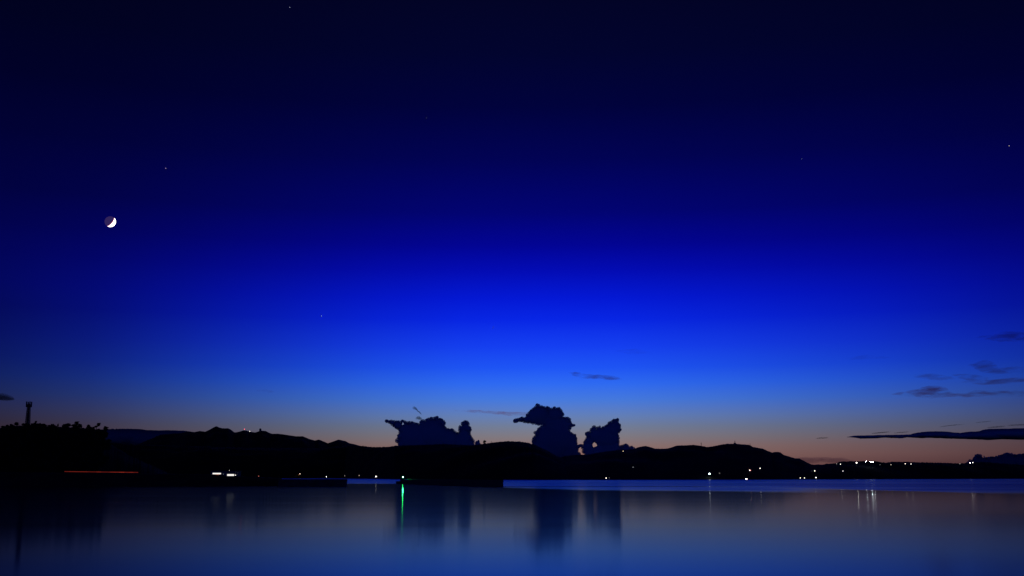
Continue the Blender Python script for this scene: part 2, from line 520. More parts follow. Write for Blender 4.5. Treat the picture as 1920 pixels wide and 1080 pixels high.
G = 'trees along the skyline of the wooded hill'
rowl = 'dark rounded tree in the even row on the wooded hilltop right of the lattice tower'
for px, top, kind, wd, lab, rz in [
    (3, 799, 'round', 1.1, 'dark bushy tree at the left picture edge on the wooded hill', 0.3),
    (14, 796.5, 'round', 1.1, 'dark low tree second from the left picture edge on the hilltop', 1.1),
    (31, 791.5, 'round', 1.2, 'dark domed tree just left of the lattice tower', 2.0),
    (44, 793.5, 'round', 1.1, 'dark round tree crowding the left foot of the lattice tower', 2.5),
    (65, 789.5, 'pine', 0.9, 'thin leaning tree just right of the lattice tower', 0.0),
    (80, 795, 'round', 1.2, rowl, 0.8), (92, 796.5, 'round', 1.2, rowl, 3.8), (102, 797.5, 'round', 1.2, rowl, 5.0),
    (109, 794.5, 'tall', 0.9, 'small pointed tree midway between tower and hill end', 0.5),
    (121, 795, 'round', 1.3, 'dark spreading tree left of the tallest crown on the hilltop', 1.9),
    (128, 793.5, 'round', 1.0, 'rounded tree touching the left side of the tallest hilltop crown', 4.4),
    (139, 790.8, 'pine', 1.15, 'tallest ragged crown on the wooded hill skyline', 0.0),
    (149, 794.5, 'round', 1.2, 'broad dark tree sloping off right of the tallest crown', 3.0),
    (166, 796, 'round', 0.8, 'small knobbly tree left of the leaning tree near hill end', 2.2),
    (181, 793.5, 'pine', 1.0, 'tall leaning windswept tree near the right end of the hill', 0.0),
    (190, 806, 'round', 0.6, 'short tree filling the gap before the last tree of the hill', 0.0),
    (198.5, 800, 'tall', 0.85, 'tall upright tree standing last at the right end of the wooded hill', 1.0)]:
    tree(px, top, kind, 850 + 12 * math.sin(px), 'wooded_hill', lab, G, rz, wd)

# the rest of the wood on the slope reads as one mass
V, Fc = [], []
rw = random.Random(5)
cnt = 0
while cnt < 230:
    px = rw.uniform(-150, 203); Yt = rw.uniform(665, 845)
    gx = ray(px, 850).x * Yt
    z0 = ground_z('wooded_hill', gx, Yt)
    if z0 < 1: continue
    lim = H + ray(px, interp(NEAR, px) - 1).z * Yt - z0
    h = min(rw.uniform(5, 9), lim + 1.5)
    if h < 3: cnt += 0.2; continue
    pv, pf = PROTO[rw.choice(['round', 'round', 'tall'])][2:4]
    k = len(V); s = h / 9.9; ca, sa = math.cos(cnt), math.sin(cnt)
    st = 3
    idx = 0
    for fi in range(0, len(pf), st):
        q = [pv[v] for v in pf[fi]]
        c = sum(q, Vector()) / 4
        i = len(V)
        for v in q:
            vv = c + (v - c) * 1.7
            V.append((gx + s * 1.25 * (vv.x * ca - vv.y * sa), Yt + s * 1.25 * (vv.x * sa + vv.y * ca), z0 + s * vv.z))
        Fc.append((i, i + 1, i + 2, i + 3))
    cnt += 1
woods = link_np('woods', V, Fc, LEAF, smooth=False)
tag(woods, 'dense dark woodland covering the slope of the near left hill', 'woods', kind='stuff')

for px, top, kind, lab, wd in [(908.5, 825, 'round', 'round-topped tree standing out on the middle hill crest right of the first cloud', 0.9),
                               (921, 827, 'tall', 'thin tree on the middle hill crest, right of the round-topped one', 0.5)]:
    Yt = shore_Y(px) + 900
    p = at(px, top, Yt)
    d = ray(px, interp(MID, px) + 2)
    root = tag(empty('tree', (p.x, Yt, H + d.z * Yt)), lab, 'tree', 'trees on the middle hill crest')
    s = (p.z - (H + d.z * Yt)) / 9.9
    root.scale = (s * wd, s * wd, s)
    for nm, dta in (('trunk', PROTO[kind][0]), ('crown', PROTO[kind][1])):
        o = bpy.data.objects.new(nm, dta); col.objects.link(o); o.parent = root

# ------------------------------------------------------------------ lattice tower on the hill
Yt = 880.0
top = at(54.8, 753, Yt); plat = at(54.6, 763.5, Yt)
zb = ground_z('wooded_hill', top.x, Yt) - 0.5
root = tag(empty('lattice_tower', (top.x, Yt, zb)), 'slim lattice telecom tower with a crown of antennas on the wooded hill', 'tower')
hp = plat.z - zb
hw = lambda z: 1.45 - 0.5 * z / hp
for sxn, syn in ((1, 1), (1, -1), (-1, 1), (-1, -1)):
    bm = bmesh.new(); tube(bm, (sxn * hw(0), syn * hw(0), 0), (sxn * hw(hp), syn * hw(hp), hp), 0.22, 0.18, 8); link('leg', bm, STEEL, root)
bm = bmesh.new()
nb = 9
for k in range(nb):
    z0, z1 = hp * k / nb, hp * (k + 1) / nb
    a, c = hw(z0), hw(z1)
    for s1 in (1, -1):
        for u, v in (((-a, s1 * a), (c, s1 * c)), ((a, s1 * a), (-c, s1 * c)), ((s1 * a, -a), (s1 * c, c)), ((s1 * a, a), (s1 * c, -c)),
                     ((-c, s1 * c), (c, s1 * c)), ((s1 * c, -c), (s1 * c, c))):
            zz = z0 if (u, v)[0][0] in (-a, a) or (u, v)[0][1] in (-a, a) else z1
            tube(bm, (u[0], u[1], zz), (v[0], v[1], z1), 0.12, 0.12, 6)
link('bracing', bm, STEEL, root)
bm = bmesh.new(); box(bm, -0.45, 0.45, -0.45, 0.45, 0, hp - 0.1, 0.03); link('cable_ladder', bm, STEEL, root)
bm = bmesh.new(); box(bm, -1.7, 1.7, -1.7, 1.7, hp + 0.003, hp + 0.4, 0.05); link('platform', bm, STEEL, root)
bm = bmesh.new()
for z in (hp + 1.0, hp + 1.6):
    for s1 in (1, -1):
        tube(bm, (-1.65, s1 * 1.65, z), (1.65, s1 * 1.65, z), 0.1, 0.1, 6); tube(bm, (s1 * 1.65, -1.65, z), (s1 * 1.65, 1.65, z), 0.1, 0.1, 6)
link('railing', bm, STEEL, root)
bm = bmesh.new(); box(bm, -1.25, 1.25, -1.15, 1.15, hp + 0.41, hp + 2.3, 0.1); link('equipment_cabinet', bm, STEEL, root)
ht = top.z - zb
for k, (ax, ay) in enumerate(((-1.35, -1.5), (1.35, -1.5), (-1.35, 1.5), (1.35, 1.5), (0, -1.5), (-0.5, 1.5))):
    bm = bmesh.new()
    hz = ht - (0 if abs(ax) > 1.3 else 1.5)
    box(bm, ax - 0.42, ax + 0.42, ay - 0.28, ay + 0.28, hp + 0.41, hz, 0.06); link('antenna_panel', bm, STEEL, root)

# ------------------------------------------------------------------ masts and the tower on the ridges


def on_ridge(px, py, Yr):
    d = ray(px, py)
    return Vector((d.x * Yr, Yr, H + d.z * Yr))


def mast(px, ytop, ybase, Yr, r, label, arms=True, hut=False):
    b0, tp = on_ridge(px, ybase + 1.2, Yr), on_ridge(px, ytop, Yr)
    h = tp.z - b0.z
    root = tag(empty('radio_mast', b0), label, 'mast', 'masts on the hill crest right of the clouds')
    bm = bmesh.new(); tube(bm, (0, 0, 0), (0, 0, h), r, r * 0.5, 8); link('pole', bm, STEEL, root)
    if arms:
        bm = bmesh.new()
        for z in (0.62, 0.8):
            tube(bm, (-r * 2.2, 0, h * z), (r * 2.2, 0, h * z), r * 0.4, r * 0.4, 6)
        link('cross_arm', bm, STEEL, root)
    if hut:
        bm = bmesh.new(); box(bm, -3.4, 3.2, -2, 2, 0, h * 0.42, 0.1); link('equipment_hut', bm, RENDER_, root)


def yr_right(px):
    return shore_Y(px) + 1500 * (1 + 0.25 * noise.noise(Vector((px * 0.011, 9.9, 5))))


mast(1315, 829.5, 836, yr_right(1315), 0.75, 'thin radio mast alone on the left shoulder of the hill crest')
mast(1378, 826, 832, yr_right(1378), 0.8, 'taller radio mast with a hut on the highest crest of the right hill', hut=True)
mast(1406.5, 831, 834, yr_right(1406), 0.7, 'stubby mast at the right edge of the hill crest before it drops', arms=False)

p = on_ridge(488, 808.5, 7100)
root = tag(empty('observatory_tower', (p.x, p.y, p.z - 5)), 'small dark domed tower on the far mountain ridge, right of the two ridge lights', 'tower')
bm = bmesh.new(); lathe(bm, [(7.5, 0), (7.0, 17)], 20); link('wall', bm, RENDER_, root)
bm = bmesh.new(); lathe(bm, [(7.4, 17.003)] + [(7.4 * math.cos(a), 17.003 + 6 * math.sin(a)) for a in (0.3, 0.7, 1.1, 1.45)], 20); link('dome', bm, STEEL, root, True)

# ------------------------------------------------------------------ lamps
WHITE = (1.0, 0.93, 0.82); WARM = (1.0, 0.55, 0.25); RED = (1.0, 0.10, 0.08); COOL = (0.85, 0.95, 1.0)
EM = {}


def lamp_mat(c, s):
    k = (c, s)
    if k not in EM: EM[k] = emit('lamp_glow', c, s)
    return EM[k]


ALLB = [(k, v) for k, v in BVH.items()]


def lamp(px, py, rpx, c, s, label, group, Yfix=None, pole=6.0, wide=1.0, side=None):
    s = s if s >= 60 else s * 0.6
    d = ray(px, py)
    o = Vector((0, 0, H))
    best = None
    for k, bv in ALLB:
        h = bv.ray_cast(o, d.normalized())
        if h[0] is not None and (best is None or h[0].y < best): best = h[0].y
    r = rpx * 0.9
    if Yfix: Yl = Yfix
    else:                                  # stand the lamp where the slope leaves room for its post
        Yl = best if best else 2560.0
        for _ in range(400):
            q = Vector((d.x * Yl, Yl, H + d.z * Yl))
            g = max([-0.5] + [h[0].z for h in (bv.ray_cast(q + Vector((0, 0, 3000)), Vector((0, 0, -1))) for _k, bv in ALLB) if h[0] is not None])
            if q.z - g >= min(pole, 0.6 * max(0.5, q.z)): break
            Yl -= 4.0
    pos = Vector((d.x * Yl, Yl, H + d.z * Yl))
    gz = -1e9
    for k, bv in ALLB:
        h = bv.ray_cast(pos + Vector((0, 0, 0.5)), Vector((0, 0, -1)))
        if h[0] is not None: gz = max(gz, h[0].z)
    if gz < -100: gz = pos.z - pole
    gz = max(gz, pos.z - 14, -0.5)
    r = 0.8 * rpx * Yl / F
    root = tag(empty('lamp', (pos.x, pos.y, gz)), label, 'lamp', group)
    h = pos.z - gz
    if h - r > 0.2:
        bm = bmesh.new(); tube(bm, (0, r * 0.9, -0.3), (0, r * 0.9, h), 0.14 * (1 + r), 0.09 * (1 + r), 8); link('pole', bm, STEEL, root)
    bm = bmesh.new(); bmesh.ops.create_uvsphere(bm, u_segments=16, v_segments=10, radius=r)
    for v in bm.verts: v.co = Vector((v.co.x * wide, v.co.y * 0.8, v.co.z + h))
    link('lamp_head', bm, lamp_mat(c, s), root, True)
    if side:
        bm = bmesh.new(); bmesh.ops.create_uvsphere(bm, u_segments=12, v_segments=8, radius=r * 0.8)
        for v in bm.verts: v.co = Vector((v.co.x + side[1] * r * 2, v.co.y, v.co.z + h + side[2] * r * 2))
        tag(link('side_lamp', bm, lamp_mat(side[0], side[3]), root, True), 'small reddish lamp beside the white one')
    return root


GA, GB, GC, GD = 'lamps along the left shore', 'lamps on the middle hill foot', 'lamps on the right hill', 'lamps on the low right ridge'
# left shore, near the lit building
lamp(419, 889, 0.6, COOL, 0.7, 'dim bluish lamp in the gap between the two bright window strips', GA, 634)
lamp(430, 881.8, 0.55, WHITE, 2.0, 'small white lamp high above the right window strip', GA, 642)
lamp(447, 886, 0.6, WHITE, 0.7, 'faint grey lamp up and right of the window strips', GA, 638)
lamp(441.5, 890.9, 0.95, WHITE, 3.0, 'round white lamp at the right end of the second window strip', GA, 633)
lamp(485, 892.8, 0.85, (1, 0.25, 0.18), 1.2, 'small red lamp alone on the left shore', GA, 633)
lamp(562.3, 888.4, 0.75, (1.0, 0.8, 0.6), 5.0, 'cream lamp with an orange glow below, above the left breakwater', GB, side=((1.0, 0.35, 0.08), -2.0, -1.6, 0.45))
lamp(612, 894, 0.75, WHITE, 9.0, 'white lamp above the middle of the left breakwater', GB)
lamp(646.5, 892, 0.55, WHITE, 1.4, 'faint lamp above the tip of the left breakwater', GB)
lamp(673.5, 891.5, 0.75, (1.0, 0.75, 0.6), 2.0, 'dim pinkish lamp left of the bright oblong lamp', GB)
lamp(705, 893.5, 0.95, WHITE, 9.0, 'bright oblong white lamp left of the green beacon', GB, wide=1.7)
# right hill
lamp(1136.5, 896.3, 0.85, (1.0, 0.95, 0.88), 8.0, 'bright white lamp on the shore under the third cloud', GC)
lamp(1142.5, 896, 0.5, WHITE, 0.8, 'very faint lamp touching the right of the bright shore lamp', GC)
lamp(1168.5, 846, 0.85, (1.0, 0.7, 0.45), 2.6, 'orange-cream lamp high on the hill under the low cloud', GC)
lamp(1187, 876, 0.65, COOL, 1.3, 'faint bluish lamp alone halfway down the hill', GC)
lamp(1330.3, 888.4, 0.5, COOL, 75.0, 'bright white wide lamp above the lone streak in the water', GC, wide=1.8)
lamp(1349, 887.3, 0.6, WHITE, 1.6, 'faint lamp right of the wide white lamp', GC)
lamp(1406, 881.8, 0.85, WHITE, 10.0, 'white and red double lamp on the right hill slope', GC, side=((1, 0.06, 0.05), 1.2, -0.1, 3.0))
lamp(1403, 877.5, 0.45, RED, 0.4, 'barely glowing red lamp just above the white and red double lamp', GC)
lamp(1425.2, 878, 0.85, WHITE, 7.0, 'white lamp, highest on the right hill slope', GC)
lamp(1399.6, 898, 0.95, WHITE, 16.0, 'wide white lamp at the waterline with an orange lamp below', GC, wide=1.9, side=((1, 0.35, 0.1), 0.6, -0.5, 3.0))
lamp(1500.5, 896.2, 0.85, WHITE, 5.0, 'left one of two matching white lamps by the water', GC)
lamp(1508.3, 896.2, 0.85, WHITE, 5.0, 'right one of two matching white lamps by the water', GC)
# low right ridge
lamp(1527.5, 883, 0.85, (1, 0.9, 0.75), 7.0, 'white lamp with an orange side on the dark slope above the paired lamps', GD, side=((1, 0.3, 0.08), 1.0, 0.0, 2.5))
lamp(1521.8, 883, 0.5, WHITE, 0.6, 'faint lamp left of the white and orange lamp', GD)
lamp(1530, 895.4, 1.0, WHITE, 8.0, 'strong white lamp near the water, right of the matching pair', GD)
lamp(1568.8, 869.6, 0.6, WHITE, 1.4, 'faint lamp where the low ridge begins to rise', GD)
lamp(1576, 870.3, 0.8, WHITE, 6.0, 'small white lamp below the left end of the ridge top', GD)
lamp(1580.5, 883.2, 0.8, WHITE, 4.0, 'single white lamp midway down the low ridge', GD)
lamp(1606, 867.4, 0.95, WHITE, 26.0, 'upright white lamp on the ridge, left of the bright cluster', GD)
lamp(1622.8, 865.3, 0.36, COOL, 130.0, 'leftmost big lamp of the bright ridge-top cluster', GD, pole=11.0)
lamp(1632.8, 865.6, 0.38, COOL, 200.0, 'largest lamp in the middle of the bright ridge-top cluster', GD, pole=11.0)
lamp(1637.6, 866.2, 0.33, (0.95, 0.97, 1.0), 120.0, 'rightmost lamp of the bright ridge-top cluster', GD, pole=11.0)
lamp(1650, 871.2, 0.5, WHITE, 0.9, 'faint lamp just right of the bright ridge-top cluster', GD, pole=11.0)
lamp(1670.5, 871.2, 0.75, (1, 0.85, 0.7), 1.8, 'dim yellowish lamp in the gap right of the bright cluster', GD)
lamp(1697.3, 869.6, 0.8, (1, 0.85, 0.7), 6.0, 'left one of two small ridge lamps under the long dark cloud', GD)
lamp(1708.2, 870, 0.8, WHITE, 5.0, 'right one of two small ridge lamps under the long dark cloud', GD)
lamp(1799.8, 869.6, 0.6, WHITE, 1.5, 'faint lamp left of the white pair near the right picture edge', GD, pole=11.0)
lamp(1819, 867.8, 0.36, WHITE, 62.0, 'left brighter lamp of the white pair near the right picture edge', GD, pole=11.0)
lamp(1823.8, 867.4, 0.8, (1, 0.9, 0.8), 8.0, 'right dimmer lamp of the white pair near the right picture edge', GD, pole=11.0)
# on the far ridge
lamp(458.3, 804.8, 0.95, (1.0, 0.12, 0.16), 4.0, 'red warning lamp on the far mountain ridge', 'lamps on the far mountain ridge', 6950)
lamp(468.3, 809.0, 1.0, WHITE, 4.0, 'white lamp on the far mountain ridge, right of the red one', 'lamps on the far mountain ridge', 6900)

# ------------------------------------------------------------------ lit harbour building on the left shore
Yb = 634.0
p0, p1 = at(395, 890, Yb), at(446, 890, Yb)
gz = ground_z('shore', (p0.x + p1.x) / 2, Yb)
root = tag(empty('harbour_building', (p0.x, Yb, gz)), 'low dark harbour building with two bright strip windows on the left shore', 'building')
Ln = p1.x - p0.x
zz = lambda py: at(420, py, Yb).z - gz
bm = bmesh.new(); box(bm, 0, Ln, 0, 7, -1.5, zz(883.5), 0.05); link('wall', bm, RENDER_, root)
bm = bmesh.new(); box(bm, -0.5, Ln + 0.5, -0.6, 7.5, zz(883.5) + 0.003, zz(882.6), 0.05); link('roof', bm, ROOF, root)
LIT = emit('lit_pane', (1.0, 0.96, 0.9), 1.05); LITO = emit('lit_sill', (1.0, 0.22, 0.06), 0.9)
for (xa, xb, yt, yb_, oa, ob) in ((398.6, 414.2, 886.7, 889.2, 404.5, 413.0), (426.0, 439.0, 889.0, 892.3, 426.0, 430.5)):
    k = lambda x: at(x, 890, Yb).x - p0.x
    fr = bmesh.new()
    x0_, x1_, z0_, z1_ = k(xa), k(xb), zz(yb_), zz(yt)
    box(fr, x0_ - 0.12, x1_ + 0.12, -0.08, 0.003 - 0.006, z1_ + 0.003, z1_ + 0.12); box(fr, x0_ - 0.12, x1_ + 0.12, -0.08, -0.003, z0_ - 0.12, z0_ - 0.003)
    win = link('window', fr, STEEL, root)
    pn = bmesh.new(); box(pn, x0_, x1_, -0.05, -0.003, z0_, z1_); link('pane', pn, LIT, win)
    sl_ = bmesh.new(); box(sl_, k(oa), k(ob), -0.12, -0.003, z0_ - 0.34, z0_ - 0.13); link('warm_strip_lamp', sl_, LITO, win)

# ------------------------------------------------------------------ tail-light trail on the shore road, made up as a glowing tube on posts
Ys = 632.0
root = None
npc = 16
pts = [(121 + (259 - 121) * i / npc) for i in range(npc + 1)]
ypx = lambda x: 884.1 + (x - 121) * 1.7 / 138
p0 = at(121, 889, Ys)
root = tag(empty('tail_light_trail', (p0.x, Ys, ground_z('shore', p0.x, Ys))), 'long thin dim red car tail-light trail, made up as a glowing tube on added low posts, along the dark left shore', 'light trail')
base = Vector(root.location)
rr = random.Random(3)
REDS = [emit('red_trail', (1.0, 0.085, 0.04), s) for s in (0.11, 0.14, 0.17, 0.24)]  # glow of passing tail lights, put into the tube's emission
for i in range(npc):
    a, c = at(pts[i], ypx(pts[i]), Ys) - base, at(pts[i + 1], ypx(pts[i + 1]), Ys) - base
    bm = bmesh.new(); tube(bm, a, c - (c - a) * 0.01, 0.2, 0.2, 10)
    lvl = min(3, int(rr.random() * 3) + (1 if i in (11, 12, 14) else 0))
    link('trail_tube', bm, REDS[lvl], root, True)
for i in range(0, npc + 1, 2):
    a = at(pts[i], ypx(pts[i]), Ys) - base
    g = ground_z('shore', a.x + base.x, Ys) - base.z
    bm = bmesh.new(); tube(bm, (a.x, 0.4, g - 0.3), (a.x, 0.4, a.z + 0.1), 0.1, 0.08, 6); link('post', bm, STEEL, root)  # posts added to carry the trail tube

# ------------------------------------------------------------------ moon and stars
YM = 120000.0
mp = at(*MOON_PX, YM)
mr_ = 9.3 * (mp - cam.location).length / F
right = Vector((1, 0, 0)); fwd = md; upv = right.cross(fwd).normalized()
s_dir = (right * 0.80 - upv * 0.60).normalized() * 0.86 + fwd * 0.51
rot = s_dir.normalized().to_track_quat('Z', 'Y')


def hemi(n, m_, z0, z1):
    bm = bmesh.new(); rings = []
    for j in range(m_ + 1):
        a = z0 + (z1 - z0) * j / m_
        rings.append([bm.verts.new((mr_ * math.cos(a) * math.cos(6.28318 * i / n), mr_ * math.cos(a) * math.sin(6.28318 * i / n), mr_ * math.sin(a))) for i in range(n)])
    for a, b_ in zip(rings, rings[1:]):
        for i in range(n): bm.faces.new((a[i], a[(i + 1) % n], b_[(i + 1) % n], b_[i]))
    bmesh.ops.remove_doubles(bm, verts=bm.verts, dist=mr_ * 1e-4)
    return bm


moon = link('moon', hemi(64, 24, -math.pi / 2, 0.0), emit('earthshine', (0.030, 0.017, 0.095), 1.0), None, True)
moon.location = mp; moon.rotation_mode = 'QUATERNION'; moon.rotation_quaternion = rot
tag(moon, 'bright crescent moon with its dim purple dark side, high in the left sky', 'moon')
link('terminator', hemi(64, 3, 0.0, 0.13), emit('moon_edge', (1.0, 0.22, 0.30), 0.75), moon, True)
link('sunlit_crescent', hemi(64, 24, 0.13, math.pi / 2), emit('moon_sunlit', (1.0, 0.97, 0.95), 4.0), moon, True)
YS = 150000.0
for px, py, rp_, c, s, lab in [
    (543.5, 14, 0.55, COOL, 4.0, 'small white star at the top of the sky, left of centre'),
    (799.5, 220.5, 0.55, COOL, 2.5, 'faint star in the upper middle sky'),
    (311, 315.5, 0.6, (1, 0.85, 0.7), 4.5, 'small star up and right of the moon'),
    (603, 592.5, 0.65, COOL, 5.0, 'brightest small star in the blue band left of centre'),
    (925, 615, 0.45, COOL, 2.0, 'very faint star just above the middle clouds in the blue band'),
    (1892, 273.5, 0.6, (1, 0.8, 0.6), 3.5, 'small warm star near the right edge of the sky'),
    (1503, 298, 0.45, COOL, 1.3, 'very faint star in the upper right sky')]:
    p = at(px, py, YS)
    bm = bmesh.new(); bmesh.ops.create_uvsphere(bm, u_segments=12, v_segments=8, radius=0.44 * rp_ * p.length / F)
    o = link('star', bm, emit('starlight', c, s), None, True); o.location = p
    tag(o, lab, 'star', 'stars of the evening sky')

# ------------------------------------------------------------------ clouds
ICO = {}


def ico(n):
    if n not in ICO:
        bm = bmesh.new(); bmesh.ops.create_icosphere(bm, subdivisions=n, radius=1)
        bm.verts.ensure_lookup_table()
        ICO[n] = (np.array([v.co[:] for v in bm.verts]), np.array([[v.index for v in f.verts] for f in bm.faces]))
        bm.free()
    return ICO[n]


def pdist(P, poly):
    """signed distance (inside positive) of points P to a closed polygon"""
    A = np.array(poly, float); B = np.roll(A, -1, axis=0)
    d = B - A
    D = np.full(len(P), 1e9); ins = np.zeros(len(P), bool)
    for a, b_, dd in zip(A, B, d):
        tt = np.clip(((P - a) @ dd) / max(1e-9, dd @ dd), 0, 1)
        D = np.minimum(D, np.hypot(*(P - a - tt[:, None] * dd).T))
        c1 = (a[1] > P[:, 1]) != (b_[1] > P[:, 1])
        with np.errstate(divide='ignore', invalid='ignore'):
            xi = a[0] + (P[:, 1] - a[1]) * dd[0] / (dd[1] if dd[1] else 1e-12)
        ins ^= c1 & (P[:, 0] < xi)
    return np.where(ins, D, -D)


def cumulus(name, poly, Yc, label, aspect=1.0, holes=(), rmin=0.38, grid=0.45, over=0.35, seed=0, m=None, depth=0.8, keep=0.62, disp=0.045, group='clouds standing over the hills', rmax=99, bead=None, erode=0.0, zs=1.0):
    rs = np.random.RandomState(seed)
    pl = [(x, y * aspect) for x, y in poly]
    a = np.array(pl); lo, hi_ = a.min(0), a.max(0)
    gx, gy = np.meshgrid(np.arange(lo[0], hi_[0], grid), np.arange(lo[1], hi_[1], grid))
    P = np.stack([gx.ravel(), gy.ravel()], 1) + rs.uniform(-0.3, 0.3, (gx.size, 2)) * grid
    D = pdist(P, pl)
    for hx, hy, hr in holes:
        D = np.minimum(D, np.hypot(P[:, 0] - hx, P[:, 1] - hy * aspect) - hr * (1 + 0.25 * np.sin(3 * np.arctan2(P[:, 1] - hy * aspect, P[:, 0] - hx) + 1)))
    D = D - erode
    ok = D > rmin
    P, D = P[ok], np.minimum(D[ok], rmax)
    order = np.argsort(-D)
    circ = []
    for i in order:
        p, r = P[i], D[i]
        if circ:
            C = np.array(circ)
            dd = np.hypot(C[:, 0] - p[0], C[:, 1] - p[1])
            if (dd + r * 0.55 < C[:, 2] * 1.02).any() or (dd < keep * C[:, 2]).any(): continue
        circ.append((p[0], p[1], r))
        if len(circ) > 900: break
    ncore = len(circ)
    if bead:
        a2 = np.array(pl); b2_ = np.roll(a2, -1, axis=0)
        for p_, q_ in zip(a2, b2_):
            ln = np.hypot(*(q_ - p_)); tcur = rs.uniform(0, 1.0)
            nrm = np.array([-(q_ - p_)[1], (q_ - p_)[0]]) / max(ln, 1e-6)
            while tcur < ln:
                rb = rs.uniform(*bead) * (1.5 if rs.rand() < 0.2 else 1)
                c_ = p_ + (q_ - p_) * tcur / ln
                for sg in (1, -1):
                    cc = c_ + nrm * sg * rb * 0.62
                    if pdist(cc[None], pl)[0] > rb * 0.4:
                        circ.append((cc[0], cc[1], rb)); break
                tcur += rb * rs.uniform(0.9, 1.7)
    V, Fc, off, nfr = [], [], 0, 0
    ncore = len(circ) if not bead else ncore
    for ci, (x, y, r) in enumerate(circ):
        base = at(x, y / aspect, Yc)
        u = Yc / F
        rr_ = (r + over * min(1, r)) * u
        sv, sf = ico(4 if r > 12 else 3 if r > 3 else 2)
        v = sv.copy()
        nz_ = np.array([noise.fractal(Vector(q) * 2.1 + Vector((x, y, seed)), 0.9, 2.0, 3) for q in v])
        nz_ = nz_ if True else 0
        v = v * (1 + disp * nz_)[:, None]
        dz = zs * rs.uniform(-1, 1) * depth * 18 * u * (1 - min(1, r / 25))
        v = v * np.array([rr_, rr_ * depth, rr_ / aspect]) + np.array([base.x, base.y + dz, base.z])
        V.append(v); Fc.append(sf + off); off += len(v)
        if ci < ncore: nfr += len(sf)
    o = link_np(name, np.concatenate(V).tolist(), np.concatenate(Fc).tolist(), [m or CLOUD, RIM])
    mi = np.zeros(len(o.data.polygons), dtype=np.int32); mi[nfr:] = 1
    o.data.polygons.foreach_set('material_index', mi)
    tag(o, label, 'cloud', group)
    return o


C1 = [(719, 787.5), (727, 788), (737, 788.5), (745, 789.5), (751, 790.5), (755, 788), (758, 788.5), (763, 791), (772, 790.5), (777, 792.5), (782, 793.5), (786, 796), (788, 790), (793, 788.5), (797, 788.5), (800, 786),
      (805, 784), (810, 783.5), (812, 785), (814, 781), (817, 782), (820, 780.5), (823, 783.5), (829, 785.5), (832, 789), (835.5, 789), (834, 796), (835, 801), (837, 803), (843, 804), (849, 805), (854, 809), (857, 811), (860.5, 811),
      (860, 800), (863, 796.5), (866, 798), (866.5, 793), (870, 790), (872.5, 788.5), (876, 790.5), (879.5, 793), (880, 799), (883, 802), (883.5, 806), (881.5, 811), (883, 817), (886, 822), (889, 826), (889, 836),
      (885, 846), (760, 848), (748, 836), (744, 828), (743, 825), (745.5, 822), (745, 816), (749, 812), (747, 806), (742, 803), (737, 799), (731, 794), (724, 791)]
cumulus('cloud', C1, 24000, 'dark blue cumulus cloud with a pointed left wing, leftmost of the three big clouds', seed=1, bead=(1.3, 3.0), erode=1.3, holes=((755, 795, 1.0),))
C2 = [(962, 791), (964, 787), (968, 786.5), (972, 784.5), (978, 782.5), (986, 782), (987, 778), (990, 774), (995, 769), (1000, 765), (1005, 761), (1003, 757.5), (1008, 757), (1014, 760.5),
      (1020, 762.5), (1027, 762.5), (1031, 764), (1033, 766), (1034, 764), (1036, 766), (1038, 763.5), (1041, 763.5), (1043, 766), (1045, 764.5), (1049, 764), (1052, 769), (1056, 775), (1057, 781), (1061, 783), (1064, 781.5), (1069, 786), (1070, 790), (1072, 794.5),
      (1077, 796), (1083, 797.5), (1076, 799), (1071, 800), (1070, 804), (1067, 807), (1073, 812), (1079, 815.5), (1081, 822), (1082, 832), (1084, 840), (1085, 848), (1089, 850), (1089, 868), (1020, 868), (1004, 845),
      (998.5, 834), (997.5, 828), (998.5, 822), (1002, 818), (1004.5, 814.5), (1001.5, 812), (1003, 808), (1007, 808), (1009, 803), (1014, 799.5), (1018, 798), (1010, 797), (1000, 795), (993, 793), (985, 792), (978, 790.5), (973, 790), (968, 791.8), (965, 792.3)]
cumulus('cloud', C2, 26000, 'tallest dark blue cumulus cloud with an anvil-shaped left wing, middle of the three', seed=2, bead=(1.3, 3.0), erode=1.3)
C3 = [(1091, 838), (1094, 833), (1095.5, 827), (1099, 823), (1099.5, 819), (1098, 815), (1098, 811.5), (1101, 810), (1106, 810), (1107, 806), (1107, 801.5), (1110, 803), (1113, 799), (1116, 801), (1118, 804.5), (1120, 801),
      (1124, 799), (1128, 802.5), (1131, 800), (1137, 797), (1140, 795.5), (1142, 792), (1147, 790), (1150, 786.5), (1154, 786.5), (1157, 784.5), (1159.8, 786), (1160, 792), (1163, 796), (1163, 801), (1164, 806), (1161, 811),
      (1159, 812.5), (1159, 817), (1160.5, 822), (1160, 827), (1161, 833), (1162, 846), (1160, 862), (1104, 862), (1097, 854), (1093, 847)]
cumulus('cloud', C3, 25000, 'dark blue cumulus cloud with a small bright hole, rightmost of the three', seed=3, bead=(1.3, 3.0), erode=1.3, holes=((1115, 834.5, 3.2),))
C4 = [(1162, 838), (1165, 835), (1170, 833.5), (1173, 832.8), (1177, 835), (1181, 837.5), (1184, 836.5), (1187, 839.5), (1191, 842), (1194, 856), (1160, 858)]
cumulus('cloud', C4, 25500, 'low dark cloud hump behind the hill, touching the rightmost cumulus', seed=4, bead=(1.3, 3.0), erode=1.3)
C5 = [(1081, 836), (1084, 834), (1089, 832.8), (1094, 834), (1092, 837), (1087, 839), (1082, 843)]
cumulus('cloud', C5, 25700, 'tiny dark cloud scrap between the tallest and the rightmost cumulus', seed=5, zs=0.02, over=0.6)
C6 = [(890, 836), (891.5, 829), (893.5, 826.5), (895, 827.5), (897, 824.5), (899, 826.5), (899, 830), (901, 832), (901, 838), (890, 840)]
cumulus('cloud', C6, 24500, 'tiny dark cloud knob on the hill crest right of the winged cloud', seed=6, zs=0.02, over=0.6)
